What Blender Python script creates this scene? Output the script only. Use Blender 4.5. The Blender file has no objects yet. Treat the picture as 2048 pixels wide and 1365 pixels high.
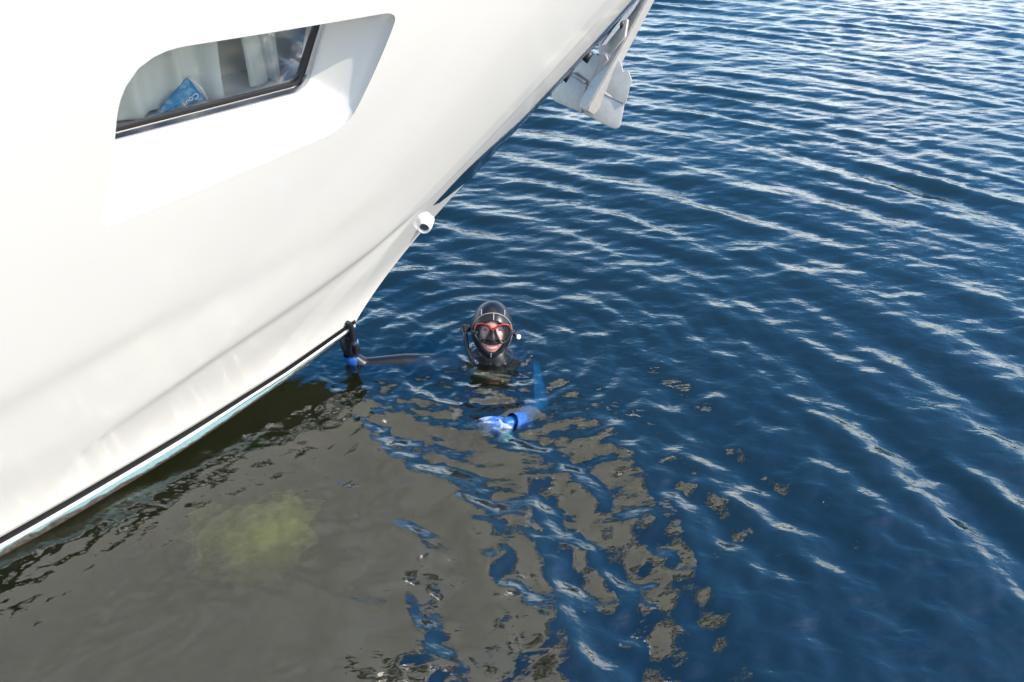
import bpy, bmesh, math, random
import numpy as np
from mathutils import Vector, Matrix, Euler

random.seed(7)
rng = np.random.default_rng(11)
scn = bpy.context.scene
C = scn.collection
R = math.radians

# ------------------------------------------------------------------ camera
CAM_H = 2.4
cam_d = bpy.data.cameras.new('camera')
cam_d.sensor_width = 36.0
cam_d.lens = 28.0
cam_d.clip_start = 0.05
cam_d.clip_end = 8000.0
cam = bpy.data.objects.new('camera', cam_d)
C.objects.link(cam)
cam.location = (0, 0, CAM_H)
cam.rotation_euler = (R(90 - 33), 0, 0)
scn.camera = cam

# ------------------------------------------------------------------ sky, sun, exposure
SUN_AZ, SUN_EL = R(109), R(36)          # azimuth clockwise from +Y
world = bpy.data.worlds.new('World')
scn.world = world
world.use_nodes = True
wn, wl = world.node_tree.nodes, world.node_tree.links
wn.clear()
w_out = wn.new('ShaderNodeOutputWorld')
w_bg = wn.new('ShaderNodeBackground')
w_sky = wn.new('ShaderNodeTexSky')
w_sky.sky_type = 'NISHITA'
w_sky.sun_disc = False
w_sky.sun_elevation = SUN_EL
w_sky.sun_rotation = SUN_AZ
w_sky.air_density = 1.0
w_sky.dust_density = 0.6
w_sky.ozone_density = 1.0
w_bg.inputs['Strength'].default_value = 0.15
# fair-weather cloud lying low in the sky (flat cloud layer seen in perspective, thinning overhead)
def W(t, **kw):
    n = wn.new(t)
    for k, v in kw.items(): setattr(n, k, v)
    return n


w_tc = W('ShaderNodeTexCoord')
w_sep = W('ShaderNodeSeparateXYZ')
w_zs = W('ShaderNodeMath', operation='MAXIMUM'); w_zs.inputs[1].default_value = 0.0
w_za = W('ShaderNodeMath', operation='ADD'); w_za.inputs[1].default_value = 0.12
w_dx = W('ShaderNodeMath', operation='DIVIDE')
w_dy = W('ShaderNodeMath', operation='DIVIDE')
w_cmb = W('ShaderNodeCombineXYZ')
w_noise = W('ShaderNodeTexNoise')
w_noise.inputs['Scale'].default_value = 0.95
w_noise.inputs['Detail'].default_value = 8.0
w_noise.inputs['Roughness'].default_value = 0.56
w_el = W('ShaderNodeMapRange')
w_el.inputs['From Min'].default_value = 0.10
w_el.inputs['From Max'].default_value = 0.62
w_el.inputs['To Min'].default_value = 0.17
w_el.inputs['To Max'].default_value = -0.26
w_sum = W('ShaderNodeMath', operation='ADD')
w_ramp = W('ShaderNodeValToRGB')
w_ramp.color_ramp.elements[0].position = 0.46
w_ramp.color_ramp.elements[1].position = 0.84
w_mix = W('ShaderNodeMix', data_type='RGBA')
w_mix.inputs['B'].default_value = (8.8, 9.1, 9.6, 1)
wl.new(w_tc.outputs['Generated'], w_sep.inputs['Vector'])
wl.new(w_sep.outputs['Z'], w_zs.inputs[0]); wl.new(w_zs.outputs[0], w_za.inputs[0])
wl.new(w_sep.outputs['X'], w_dx.inputs[0]); wl.new(w_za.outputs[0], w_dx.inputs[1])
wl.new(w_sep.outputs['Y'], w_dy.inputs[0]); wl.new(w_za.outputs[0], w_dy.inputs[1])
wl.new(w_dx.outputs[0], w_cmb.inputs['X']); wl.new(w_dy.outputs[0], w_cmb.inputs['Y'])
wl.new(w_cmb.outputs['Vector'], w_noise.inputs['Vector'])
wl.new(w_zs.outputs[0], w_el.inputs['Value'])
wl.new(w_noise.outputs['Fac'], w_sum.inputs[0]); wl.new(w_el.outputs['Result'], w_sum.inputs[1])
wl.new(w_sum.outputs[0], w_ramp.inputs['Fac'])
wl.new(w_ramp.outputs['Color'], w_mix.inputs['Factor'])
w_hs = W('ShaderNodeHueSaturation'); w_hs.inputs['Saturation'].default_value = 1.5
wl.new(w_sky.outputs['Color'], w_hs.inputs['Color']); wl.new(w_hs.outputs['Color'], w_mix.inputs['A'])
wl.new(w_mix.outputs['Result'], w_bg.inputs['Color'])
wl.new(w_bg.outputs['Background'], w_out.inputs['Surface'])

sun_d = bpy.data.lights.new('sun', 'SUN')
sun_d.energy = 2.2
sun_d.angle = R(0.53)
sun_d.color = (1.0, 0.92, 0.79)
sun = bpy.data.objects.new('sun', sun_d)
C.objects.link(sun)
SUN = Vector((math.sin(SUN_AZ) * math.cos(SUN_EL), math.cos(SUN_AZ) * math.cos(SUN_EL), math.sin(SUN_EL)))
sun.rotation_euler = SUN.to_track_quat('Z', 'Y').to_euler()
sun.location = (6, -4, 8)

scn.view_settings.view_transform = 'Standard'
scn.view_settings.look = 'None'
scn.view_settings.gamma = 1.0
scn.view_settings.exposure = 1.28
scn.view_settings.use_curve_mapping = False
scn.render.engine = 'CYCLES'
scn.cycles.use_denoising = True
scn.cycles.max_bounces = 10
scn.cycles.transparent_max_bounces = 16
scn.cycles.sample_clamp_indirect = 6.0
scn.cycles.caustics_reflective = True
scn.cycles.caustics_refractive = False


# ------------------------------------------------------------------ helpers
def mat(name, col, rough=0.5, metal=0.0, spec=0.5, coat=0.0, noise=None, bump=None):
    m = bpy.data.materials.new(name)
    m.use_nodes = True
    nt = m.node_tree
    b = nt.nodes['Principled BSDF']
    b.inputs['Base Color'].default_value = (*col, 1)
    b.inputs['Roughness'].default_value = rough
    b.inputs['Metallic'].default_value = metal
    b.inputs['Specular IOR Level'].default_value = spec
    b.inputs['Coat Weight'].default_value = coat
    b.inputs['Coat Roughness'].default_value = 0.04
    tc = nt.nodes.new('ShaderNodeTexCoord')
    if noise:
        sc, col2, lo, hi = noise
        n = nt.nodes.new('ShaderNodeTexNoise')
        n.inputs['Scale'].default_value = sc
        n.inputs['Detail'].default_value = 6
        n.inputs['Roughness'].default_value = 0.6
        r = nt.nodes.new('ShaderNodeValToRGB')
        r.color_ramp.elements[0].position = lo
        r.color_ramp.elements[1].position = hi
        r.color_ramp.elements[0].color = (*col, 1)
        r.color_ramp.elements[1].color = (*col2, 1)
        nt.links.new(tc.outputs['Object'], n.inputs['Vector'])
        nt.links.new(n.outputs['Fac'], r.inputs['Fac'])
        nt.links.new(r.outputs['Color'], b.inputs['Base Color'])
    if bump:
        sc, st, dist = bump
        n = nt.nodes.new('ShaderNodeTexNoise')
        n.inputs['Scale'].default_value = sc
        n.inputs['Detail'].default_value = 5
        u = nt.nodes.new('ShaderNodeBump')
        u.inputs['Strength'].default_value = st
        u.inputs['Distance'].default_value = dist
        nt.links.new(tc.outputs['Object'], n.inputs['Vector'])
        nt.links.new(n.outputs['Fac'], u.inputs['Height'])
        nt.links.new(u.outputs['Normal'], b.inputs['Normal'])
    return m


def glass_mat(name, tint, ior=1.5, rough=0.0):
    m = bpy.data.materials.new(name)
    m.use_nodes = True
    nt = m.node_tree
    nt.nodes.clear()
    o = nt.nodes.new('ShaderNodeOutputMaterial')
    mx = nt.nodes.new('ShaderNodeMixShader')
    fr = nt.nodes.new('ShaderNodeFresnel')
    fr.inputs['IOR'].default_value = ior
    tr = nt.nodes.new('ShaderNodeBsdfTransparent')
    tr.inputs['Color'].default_value = (*tint, 1)
    gl = nt.nodes.new('ShaderNodeBsdfGlossy')
    gl.inputs['Roughness'].default_value = rough
    nt.links.new(fr.outputs['Fac'], mx.inputs['Fac'])
    nt.links.new(tr.outputs['BSDF'], mx.inputs[1])
    nt.links.new(gl.outputs['BSDF'], mx.inputs[2])
    nt.links.new(mx.outputs['Shader'], o.inputs['Surface'])
    return m


def link(name, me, m=None, parent=None):
    o = bpy.data.objects.new(name, me)
    C.objects.link(o)
    if m is not None and me is not None:
        for q in (m if isinstance(m, (list, tuple)) else [m]):
            me.materials.append(q)
    if parent is not None:
        o.parent = parent
    return o


def pyd(name, vs, fs, m, parent=None, smooth=True, sharp=None):
    me = bpy.data.meshes.new(name)
    me.from_pydata([tuple(map(float, v)) for v in vs], [], fs)
    me.update()
    if smooth:
        me.shade_smooth()
        if sharp is not None:
            me.set_sharp_from_angle(angle=R(sharp))
    return link(name, me, m, parent)


def from_bm(name, bm, m, parent=None, smooth=True, sharp=40):
    bmesh.ops.recalc_face_normals(bm, faces=bm.faces)
    me = bpy.data.meshes.new(name)
    bm.to_mesh(me)
    bm.free()
    if smooth:
        me.shade_smooth()
        if sharp is not None:
            me.set_sharp_from_angle(angle=R(sharp))
    return link(name, me, m, parent)


def tag(o, label=None, cat=None, group=None, kind=None):
    if label: o['label'] = label
    if cat: o['category'] = cat
    if group: o['group'] = group
    if kind: o['kind'] = kind
    return o


def empty(name, loc=(0, 0, 0), rz=0.0):
    o = bpy.data.objects.new(name, None)
    C.objects.link(o)
    o.location = loc
    o.rotation_euler = (0, 0, rz)
    o.empty_display_size = 0.1
    return o


def tube(pts, rad, n=10, caps=True, closed=False):
    """vertices, faces of a tube through pts (radius may be a list)"""
    pts = [Vector(p) for p in pts]
    N = len(pts)
    rad = rad if isinstance(rad, (list, tuple, np.ndarray)) else [rad] * N
    vs, fs = [], []
    up = None
    for i, p in enumerate(pts):
        if closed:
            t = (pts[(i + 1) % N] - pts[i - 1]).normalized()
        else:
            t = (pts[min(i + 1, N - 1)] - pts[max(i - 1, 0)]).normalized()
        if up is None:
            up = t.orthogonal().normalized()
        up = (up - t * up.dot(t)).normalized()
        b = t.cross(up)
        for k in range(n):
            a = 2 * math.pi * k / n
            vs.append(p + (up * math.cos(a) + b * math.sin(a)) * rad[i])
    M = N if closed else N - 1
    for i in range(M):
        j = (i + 1) % N
        for k in range(n):
            l = (k + 1) % n
            fs.append((i * n + k, i * n + l, j * n + l, j * n + k))
    if caps and not closed:
        fs.append(tuple(range(n - 1, -1, -1)))
        fs.append(tuple((N - 1) * n + k for k in range(n)))
    return vs, fs


class MB:
    def __init__(s): s.v, s.f = [], []
    def add(s, vf):
        o = len(s.v)
        s.v += [tuple(v) for v in vf[0]]
        s.f += [tuple(i + o for i in f) for f in vf[1]]
        return s
    def build(s, name, m, parent=None, smooth=True, sharp=40):
        return pyd(name, s.v, s.f, m, parent, smooth, sharp)


def smoothstep(a, b, x):
    t = np.clip((x - a) / (b - a), 0, 1)
    return t * t * (3 - 2 * t)


def prism(outline, n, th):
    """solid plate: outline (list of 3D points) extruded by th along n, both faces"""
    n = Vector(n).normalized()
    a = [Vector(p) for p in outline]
    b = [p + n * th for p in a]
    k = len(a)
    vs = a + b
    fs = [tuple(range(k)), tuple(range(2 * k - 1, k - 1, -1))]
    fs += [(i, i + k, (i + 1) % k + k, (i + 1) % k) for i in range(k)]
    return vs, fs


def plate(name, outline, n, th, m, parent, bev=0.003):
    vs, fs = prism(outline, n, th)
    bm = bmesh.new()
    bv = [bm.verts.new(v) for v in vs]
    for f in fs: bm.faces.new([bv[i] for i in f])
    bmesh.ops.recalc_face_normals(bm, faces=bm.faces)
    if bev:
        bmesh.ops.bevel(bm, geom=list(bm.edges), offset=bev, segments=2, affect='EDGES', profile=0.6)
    return from_bm(name, bm, m, parent, sharp=30)


# ------------------------------------------------------------------ materials
M_gel = mat('gelcoat', (0.715, 0.675, 0.608), 0.16, spec=0.5, coat=0.3, noise=(1.3, (0.692, 0.655, 0.59), 0.35, 0.75))
M_white = mat('white_paint', (0.80, 0.79, 0.77), 0.3, coat=0.2)
M_boot = mat('black_stripe', (0.012, 0.012, 0.013), 0.5, spec=0.2)
M_chrome = mat('polished_steel', (0.62, 0.63, 0.64), 0.10, metal=1.0)
M_steel = mat('brushed_steel', (0.46, 0.435, 0.395), 0.42, metal=0.3, noise=(30, (0.38, 0.36, 0.325), 0.3, 0.75), bump=(180, 0.10, 0.002))
M_black = mat('black_rubber', (0.012, 0.012, 0.013), 0.45)
M_glass = glass_mat('cabin_glass', (0.80, 0.83, 0.81), 1.45)
M_darkglass = mat('tinted_glass', (0.01, 0.012, 0.014), 0.03, spec=0.8)
M_teak = mat('teak_deck', (0.30, 0.21, 0.13), 0.6, noise=(14, (0.24, 0.16, 0.10), 0.35, 0.7))
M_cabin = mat('cabin_lining', (0.74, 0.66, 0.55), 0.7)
M_curtain = mat('curtain_cloth', (0.70, 0.70, 0.66), 0.85, bump=(220, 0.25, 0.002))
M_neo = mat('black_neoprene', (0.011, 0.012, 0.015), 0.34, spec=0.40, bump=(260, 0.12, 0.001))
M_neoblue = mat('blue_neoprene', (0.008, 0.10, 0.34), 0.42, spec=0.4, noise=(40, (0.012, 0.14, 0.40), 0.4, 0.7), bump=(200, 0.15, 0.001))
M_cuff = mat('blue_cuff', (0.008, 0.07, 0.30), 0.4, noise=(60, (0.03, 0.17, 0.42), 0.5, 0.72), bump=(120, 0.3, 0.002))
M_seam = mat('seam_tape', (0.42, 0.36, 0.34), 0.6)
M_skin = mat('skin', (0.62, 0.35, 0.26), 0.45, spec=0.4, noise=(30, (0.56, 0.28, 0.21), 0.4, 0.75))
M_lip = mat('lips', (0.45, 0.13, 0.13), 0.3)
M_teeth = mat('teeth', (0.75, 0.72, 0.66), 0.25)
M_red = mat('red_plastic', (0.50, 0.025, 0.018), 0.3)
M_lens = glass_mat('mask_lens', (0.96, 0.93, 0.96), 1.28)
M_lamp = mat('lamp_white', (0.86, 0.87, 0.82), 0.2)
M_teal = mat('teal_rubber', (0.02, 0.30, 0.28), 0.4)
M_grey = mat('grey_bar', (0.33, 0.32, 0.29), 0.6)


# antifouling: pale teal paint, brown growth taking over lower down (ragged edge)
def antifoul():
    m = mat('antifouling', (0.26, 0.47, 0.48), 0.45)
    nt = m.node_tree
    b = nt.nodes['Principled BSDF']
    at = nt.nodes.new('ShaderNodeAttribute'); at.attribute_name = 'band'
    tc = nt.nodes.new('ShaderNodeTexCoord')
    n = nt.nodes.new('ShaderNodeTexNoise'); n.inputs['Scale'].default_value = 14; n.inputs['Detail'].default_value = 8
    n2 = nt.nodes.new('ShaderNodeTexNoise'); n2.inputs['Scale'].default_value = 60; n2.inputs['Detail'].default_value = 5
    mul = nt.nodes.new('ShaderNodeMath'); mul.operation = 'MULTIPLY_ADD'; mul.inputs[1].default_value = 0.55
    r = nt.nodes.new('ShaderNodeValToRGB')
    r.color_ramp.elements[0].position = 0.68; r.color_ramp.elements[1].position = 0.76
    r2 = nt.nodes.new('ShaderNodeValToRGB')
    r2.color_ramp.elements[0].color = (0.05, 0.042, 0.036, 1); r2.color_ramp.elements[1].color = (0.15, 0.125, 0.10, 1)
    r2.color_ramp.elements[0].position = 0.35; r2.color_ramp.elements[1].position = 0.7
    r3 = nt.nodes.new('ShaderNodeValToRGB')
    r3.color_ramp.elements[0].color = (0.15, 0.27, 0.28, 1); r3.color_ramp.elements[1].color = (0.30, 0.44, 0.45, 1)
    mx = nt.nodes.new('ShaderNodeMix'); mx.data_type = 'RGBA'
    L = nt.links.new
    L(tc.outputs['Object'], n.inputs['Vector']); L(tc.outputs['Object'], n2.inputs['Vector'])
    L(n.outputs['Fac'], mul.inputs[0]); L(at.outputs['Fac'], mul.inputs[2])
    L(mul.outputs[0], r.inputs['Fac']); L(n2.outputs['Fac'], r2.inputs['Fac']); L(n2.outputs['Fac'], r3.inputs['Fac'])
    L(r.outputs['Color'], mx.inputs['Factor']); L(r3.outputs['Color'], mx.inputs['A']); L(r2.outputs['Color'], mx.inputs['B'])
    L(mx.outputs['Result'], b.inputs['Base Color'])
    u = nt.nodes.new('ShaderNodeBump'); u.inputs['Strength'].default_value = 0.5; u.inputs['Distance'].default_value = 0.004
    L(n2.outputs['Fac'], u.inputs['Height']); L(u.outputs['Normal'], b.inputs['Normal'])
    b.inputs['Roughness'].default_value = 0.3
    return m


M_anti = antifoul()


# ------------------------------------------------------------------ water
def waves(x, y):
    """surface height of the rippled harbour water"""
    h = np.zeros_like(x)
    r = np.random.default_rng(5)
    # main train: long-crested arcs spreading from behind the camera's left
    shel = 0.48 + 0.52 * smoothstep(-0.95, -0.25, x + 0.25 * (y - 2.2))
    near = 1.0 + 1.25 * smoothstep(3.6, 2.3, y) * smoothstep(-0.95, -0.40, x)     # sheltered beside the hull
    far = np.clip(smoothstep(1.0, 5.0, y) * 0.35 + 0.85, 0, 1.2)
    grp = 0.65 + 0.35 * np.sin(0.9 * x + 1.7 * y + 1.0) * np.sin(1.3 * x - 0.6 * y + 0.5)
    for i in range(15):
        cx, cy = -3.0 + r.normal(0, 0.9), 0.3 + r.normal(0, 0.9)
        lam = np.exp(r.uniform(np.log(0.22), np.log(0.80)))
        k = 2 * np.pi / lam
        d = np.hypot(x - cx, y - cy)
        a = 0.040 * lam / 2 / np.pi * r.uniform(0.5, 1.3)
        ph = k * d + r.uniform(0, 6.28) + 0.8 * np.sin(0.8 * x + r.uniform(0, 6)) + 0.8 * np.sin(0.9 * y + r.uniform(0, 6))
        h += a * shel * grp * far * near * (2.05 * ((np.sin(ph) + 1) / 2) ** 1.45 - 0.95)
    # background chop, crests lying across the view
    for i in range(34):
        lam = np.exp(r.uniform(np.log(0.08), np.log(0.50)))
        k = 2 * np.pi / lam
        th = np.pi / 2 + r.normal(0.10, 0.42)
        a = 0.029 * lam / 2 / np.pi * r.uniform(0.4, 1.4)
        ph = k * (np.cos(th) * x + np.sin(th) * y) + r.uniform(0, 6.28) \
            + 0.9 * np.sin(1.1 * x + r.uniform(0, 6)) + 0.9 * np.sin(0.7 * y + r.uniform(0, 6))
        pk = 0.55 + 0.45 * np.sin(r.uniform(0.5, 1.4) * x + r.uniform(0.5, 1.6) * y + r.uniform(0, 6))
        h += a * pk * (0.45 + 0.55 * shel) * (0.8 + 0.2 * near) * np.sin(ph)
    # small wavelets of every direction
    for i in range(26):
        lam = np.exp(r.uniform(np.log(0.035), np.log(0.16)))
        k = 2 * np.pi / lam
        th = r.uniform(0, 2 * np.pi)
        a = 0.021 * lam / 2 / np.pi * r.uniform(0.3, 1.2)
        ph = k * (np.cos(th) * x + np.sin(th) * y) + r.uniform(0, 6.28) + 0.7 * np.sin(3 * x + r.uniform(0, 6)) + 0.7 * np.sin(2.5 * y + r.uniform(0, 6))
        pk = np.clip(np.sin(r.uniform(1.0, 3.0) * x + r.uniform(1.0, 3.0) * y + r.uniform(0, 6)), 0, 1)
        h += a * pk * (1.0 + 0.7 * smoothstep(0.4, -0.8, x)) * np.sin(ph)
    # rings round the swimmer
    for cx, cy, am, lam, rad in ((-0.11, 3.60, 0.0062, 0.17, 1.6), (-0.11, 3.60, 0.0026, 0.085, 0.9),
                                 (-0.08, 2.96, 0.0020, 0.075, 0.5), (-0.86, 3.48, 0.0016, 0.06, 0.35)):
        d = np.hypot(x - cx, y - cy)
        h += am * np.exp(-d / rad * 1.6) * np.sin(2 * np.pi * d / lam + 0.9 * np.sin(4 * x + 2.2) + 0.8 * np.sin(3 * y)) * smoothstep(0.04, 0.16, d)
    # disturbed water between swimmer and hull
    dm = np.exp(-(((x + 0.35) / 0.45) ** 2 + ((y - 3.15) / 0.42) ** 2))
    for i in range(22):
        lam = np.exp(r.uniform(np.log(0.035), np.log(0.15)))
        k = 2 * np.pi / lam
        th = r.normal(1.2, 0.9)
        ph = k * (np.cos(th) * x + np.sin(th) * y) + r.uniform(0, 6.28) + 1.1 * np.sin(7 * x + r.uniform(0, 6)) + 1.1 * np.sin(6 * y + r.uniform(0, 6))
        h += 0.020 * lam / 2 / np.pi * dm * np.sin(ph)
    # crossing wavelets in the open patch in front of the swimmer
    dm = np.exp(-(((x - 0.02) / 0.75) ** 2 + ((y - 2.0) / 0.8) ** 2)) + 0.6 * np.exp(-(((x - 1.2) / 0.8) ** 2 + ((y - 2.4) / 0.8) ** 2))
    for i in range(22):
        lam = np.exp(r.uniform(np.log(0.10), np.log(0.42)))
        k = 2 * np.pi / lam
        th = r.normal(0.35, 0.8)
        ph = k * (np.cos(th) * x + np.sin(th) * y) + r.uniform(0, 6.28) + 1.0 * np.sin(3.2 * x + r.uniform(0, 6)) + 1.0 * np.sin(2.6 * y + r.uniform(0, 6))
        pk = np.clip(0.5 + np.sin(r.uniform(1.5, 4) * x + r.uniform(1.5, 4) * y + r.uniform(0, 6)), 0, 1.3)
        h += 0.062 * lam / 2 / np.pi * dm * pk * np.sin(ph)
    # confused little slop thrown back by the hull side
    dh = (x + 1.92) * 0.78 - (y - 2.04) * 0.63
    dm = np.exp(-(np.clip(dh - 0.30, -1, None) / 0.60) ** 2) * smoothstep(4.2, 3.4, y + 0.3 * x)
    for i in range(26):
        lam = np.exp(r.uniform(np.log(0.045), np.log(0.26)))
        k = 2 * np.pi / lam
        th = -0.68 + r.normal(0, 0.55)
        ph = k * (np.cos(th) * x + np.sin(th) * y) + r.uniform(0, 6.28) + 1.2 * np.sin(5 * x + r.uniform(0, 6)) + 1.2 * np.sin(4 * y + r.uniform(0, 6))
        pk = np.clip(0.4 + np.sin(r.uniform(2, 5) * x + r.uniform(2, 5) * y + r.uniform(0, 6)), 0, 1.2)
        h += 0.038 * lam / 2 / np.pi * dm * pk * np.sin(ph)
    return h


def water_mesh():
    rad = np.concatenate([np.geomspace(0.35, 1.3, 40)[:-1], np.geomspace(1.3, 26, 900)[:-1], np.geomspace(26, 5000, 60)])
    dense = np.linspace(-52, 52, 860)
    rest = np.linspace(52, 308, 70)[1:-1]
    ang = np.radians(np.concatenate([dense, rest]))
    nr, na = len(rad), len(ang)
    RR, AA = np.meshgrid(rad, ang, indexing='ij')
    X, Y = RR * np.sin(AA), RR * np.cos(AA)
    Z = waves(X, Y) * (1 - smoothstep(24, 60, RR))
    co = np.stack([X, Y, Z], -1).reshape(-1, 3)
    co = np.vstack([co, [[0, 0, 0]]])
    i = np.arange(nr - 1)[:, None] * na
    j = np.arange(na)[None, :]
    jn = (j + 1) % na
    q = np.stack([i + j, i + na + j, i + na + jn, i + jn], -1).reshape(-1, 4)
    tri = np.stack([np.full(na, nr * na), np.arange(na), (np.arange(na) + 1) % na], -1)
    me = bpy.data.meshes.new('water')
    me.vertices.add(len(co)); me.vertices.foreach_set('co', co.astype(np.float32).ravel())
    nl = q.size + tri.size
    me.loops.add(nl)
    me.loops.foreach_set('vertex_index', np.concatenate([q.ravel(), tri.ravel()]).astype(np.int32))
    nf = len(q) + len(tri)
    me.polygons.add(nf)
    st = np.concatenate([np.arange(len(q)) * 4, len(q) * 4 + np.arange(len(tri)) * 3]).astype(np.int32)
    me.polygons.foreach_set('loop_start', st)
    me.update(calc_edges=True)
    me.validate()
    me.shade_smooth()
    # normals must point up
    if me.polygons[0].normal.z < 0:
        me.flip_normals()
    return me


WATER_R0 = 0.13


def water_material():
    m = bpy.data.materials.new('harbour_water')
    m.use_nodes = True
    nt = m.node_tree
    nt.nodes.clear()
    N, L = nt.nodes.new, nt.links.new
    o = N('ShaderNodeOutputMaterial')
    tc = N('ShaderNodeTexCoord')
    mp = N('ShaderNodeMapping'); mp.inputs['Scale'].default_value = (0.55, 1.0, 1.0)
    n1 = N('ShaderNodeTexNoise'); n1.inputs['Scale'].default_value = 9.0; n1.inputs['Detail'].default_value = 3.0
    n2 = N('ShaderNodeTexNoise'); n2.inputs['Scale'].default_value = 42.0; n2.inputs['Detail'].default_value = 2.0
    ad = N('ShaderNodeMath'); ad.operation = 'MULTIPLY_ADD'; ad.inputs[1].default_value = 0.26
    bp = N('ShaderNodeBump'); bp.inputs['Strength'].default_value = 0.6; bp.inputs['Distance'].default_value = 0.014
    L(tc.outputs['Object'], mp.inputs['Vector'])
    L(mp.outputs['Vector'], n1.inputs['Vector']); L(mp.outputs['Vector'], n2.inputs['Vector'])
    L(n2.outputs['Fac'], ad.inputs[0]); L(n1.outputs['Fac'], ad.inputs[2])
    L(ad.outputs[0], bp.inputs['Height'])
    # Schlick reflectance, the same from above and below (the surface does not bend rays)
    ge = N('ShaderNodeNewGeometry')
    dt = N('ShaderNodeVectorMath'); dt.operation = 'DOT_PRODUCT'
    ab_ = N('ShaderNodeMath'); ab_.operation = 'ABSOLUTE'
    om = N('ShaderNodeMath'); om.operation = 'SUBTRACT'; om.inputs[0].default_value = 1.0; om.use_clamp = True
    p5 = N('ShaderNodeMath'); p5.operation = 'POWER'; p5.inputs[1].default_value = 5.0
    fr = N('ShaderNodeMath'); fr.operation = 'MULTIPLY_ADD'; fr.inputs[1].default_value = 1 - WATER_R0; fr.inputs[2].default_value = WATER_R0
    L(ge.outputs['Incoming'], dt.inputs[0]); L(bp.outputs['Normal'], dt.inputs[1]); L(dt.outputs['Value'], ab_.inputs[0])
    L(ab_.outputs[0], om.inputs[1]); L(om.outputs[0], p5.inputs[0]); L(p5.outputs[0], fr.inputs[0])
    tr = N('ShaderNodeBsdfTransparent'); tr.inputs['Color'].default_value = (0.96, 0.98, 0.97, 1)
    gl = N('ShaderNodeBsdfGlossy'); gl.inputs['Roughness'].default_value = 0.015
    mx = N('ShaderNodeMixShader')
    L(bp.outputs['Normal'], gl.inputs['Normal'])
    rf = N('ShaderNodeBsdfRefraction'); rf.inputs['IOR'].default_value = 1.33; rf.inputs['Roughness'].default_value = 0.03
    rf.inputs['Color'].default_value = (0.96, 0.98, 0.97, 1)
    L(bp.outputs['Normal'], rf.inputs['Normal'])
    mt = N('ShaderNodeMixShader'); mt.inputs['Fac'].default_value = 0.5
    L(tr.outputs['BSDF'], mt.inputs[1]); L(rf.outputs['BSDF'], mt.inputs[2])
    L(fr.outputs[0], mx.inputs['Fac']); L(mt.outputs['Shader'], mx.inputs[1]); L(gl.outputs['BSDF'], mx.inputs[2])
    L(mx.outputs['Shader'], o.inputs['Surface'])
    ab = N('ShaderNodeVolumeAbsorption')
    ab.inputs['Color'].default_value = (0.50, 0.60, 0.25, 1)
    ab.inputs['Density'].default_value = 4.2
    sc_ = N('ShaderNodeVolumeScatter')
    sc_.inputs['Color'].default_value = (0.92, 0.90, 0.46, 1)
    sc_.inputs['Density'].default_value = 0.34
    sm_ = N('ShaderNodeAddShader')
    L(ab.outputs['Volume'], sm_.inputs[0]); L(sc_.outputs['Volume'], sm_.inputs[1])
    L(sm_.outputs['Shader'], o.inputs['Volume'])
    return m


water = link('water', water_mesh(), water_material())
tag(water, kind='structure')

bed_m = mat('silt', (0.13, 0.135, 0.075), 0.9, noise=(1.5, (0.10, 0.11, 0.06), 0.35, 0.7))
bed = pyd('harbour_bed', [(-6000, -6000, -1.6), (6000, -6000, -1.6), (6000, 6000, -1.6), (-6000, 6000, -1.6)], [(0, 1, 2, 3)], bed_m, smooth=False)
tag(bed, kind='structure')

# ------------------------------------------------------------------ yacht
yacht = empty('motor_yacht', (-0.86, 3.49, 0.0), R(30))
tag(yacht, 'white flared motor yacht with recessed cabin window and raked steel-faced bow', 'boat')

PF = [0.02087683, -0.29058939, 0.85190527, 0.37198256, -0.0882634]
ZC, ZS = 0.24, 2.34


def stem_along(t): return np.polyval(PF, ZC + t * (ZS - ZC))
def zch(d): return 0.045 + 0.195 * np.exp(-(d / 0.95) ** 1.15)
def zsh(d): return 2.34 - 0.02 * d


def hb(t, d):
    c = 0.02 + 1.45 * np.tanh(d * 0.255)
    s = 0.03 + 2.15 * (1 - np.exp(-d / 2.95))
    base = c + (s - c) * np.clip(t, 0, None) ** 1.12
    df = 0.10 + 0.38 * smoothstep(-0.02, 0.36, t)
    w = 0.15 * df * smoothstep(-0.02, 0.22, t) * np.clip(1.0 - 0.9 * t, 0, 1)
    x = np.clip(1 - d / df, 0, 1)
    q = 0.03
    f = (np.sqrt(x * x + q * q) - q) / (np.sqrt(1 + q * q) - q)
    l = base + w * (1 - f)
    k1 = np.interp(d, [.45, .53, .62, .81, 1.22, 1.5, 1.75, 2.0], [.36, .332, .294, .265, .220, .170, .062, -.1])
    k2 = np.interp(d, [.9, 1.09, 1.37, 1.66, 1.87, 2.08, 2.275, 3, 5], [.46, .444, .4245, .413, .407, .385, .367, .30, .1])
    sm = lambda u: u / np.sqrt(1 + u * u)
    l = l + .009 * sm((t - k1) / .022) * np.clip((d - .42) / .2, 0, 1) * np.clip((1.66 - d) / .4, 0, 1) + .010 * sm((t - k2) / .040) * np.clip((d - .9) / 1.2, 0, 1)
    return l


def hull_p(t, d, side=1):
    """boat-local point: x forward, y to port (starboard is side=1 -> -y), z up"""
    return np.array([stem_along(t) - d, -side * hb(t, d), zch(d) + t * (zsh(d) - zch(d))])


def hull_n(t, d, side=1):
    e = 2e-3
    d0 = max(d, 0.004)
    a = hull_p(t + e, d0, side) - hull_p(t - e, d0, side)
    b = hull_p(t, d0 + e, side) - hull_p(t, d0 - e, side)
    n = np.cross(a, b)
    n /= np.linalg.norm(n)
    if n[1] * side > 0: n = -n
    return n


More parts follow.
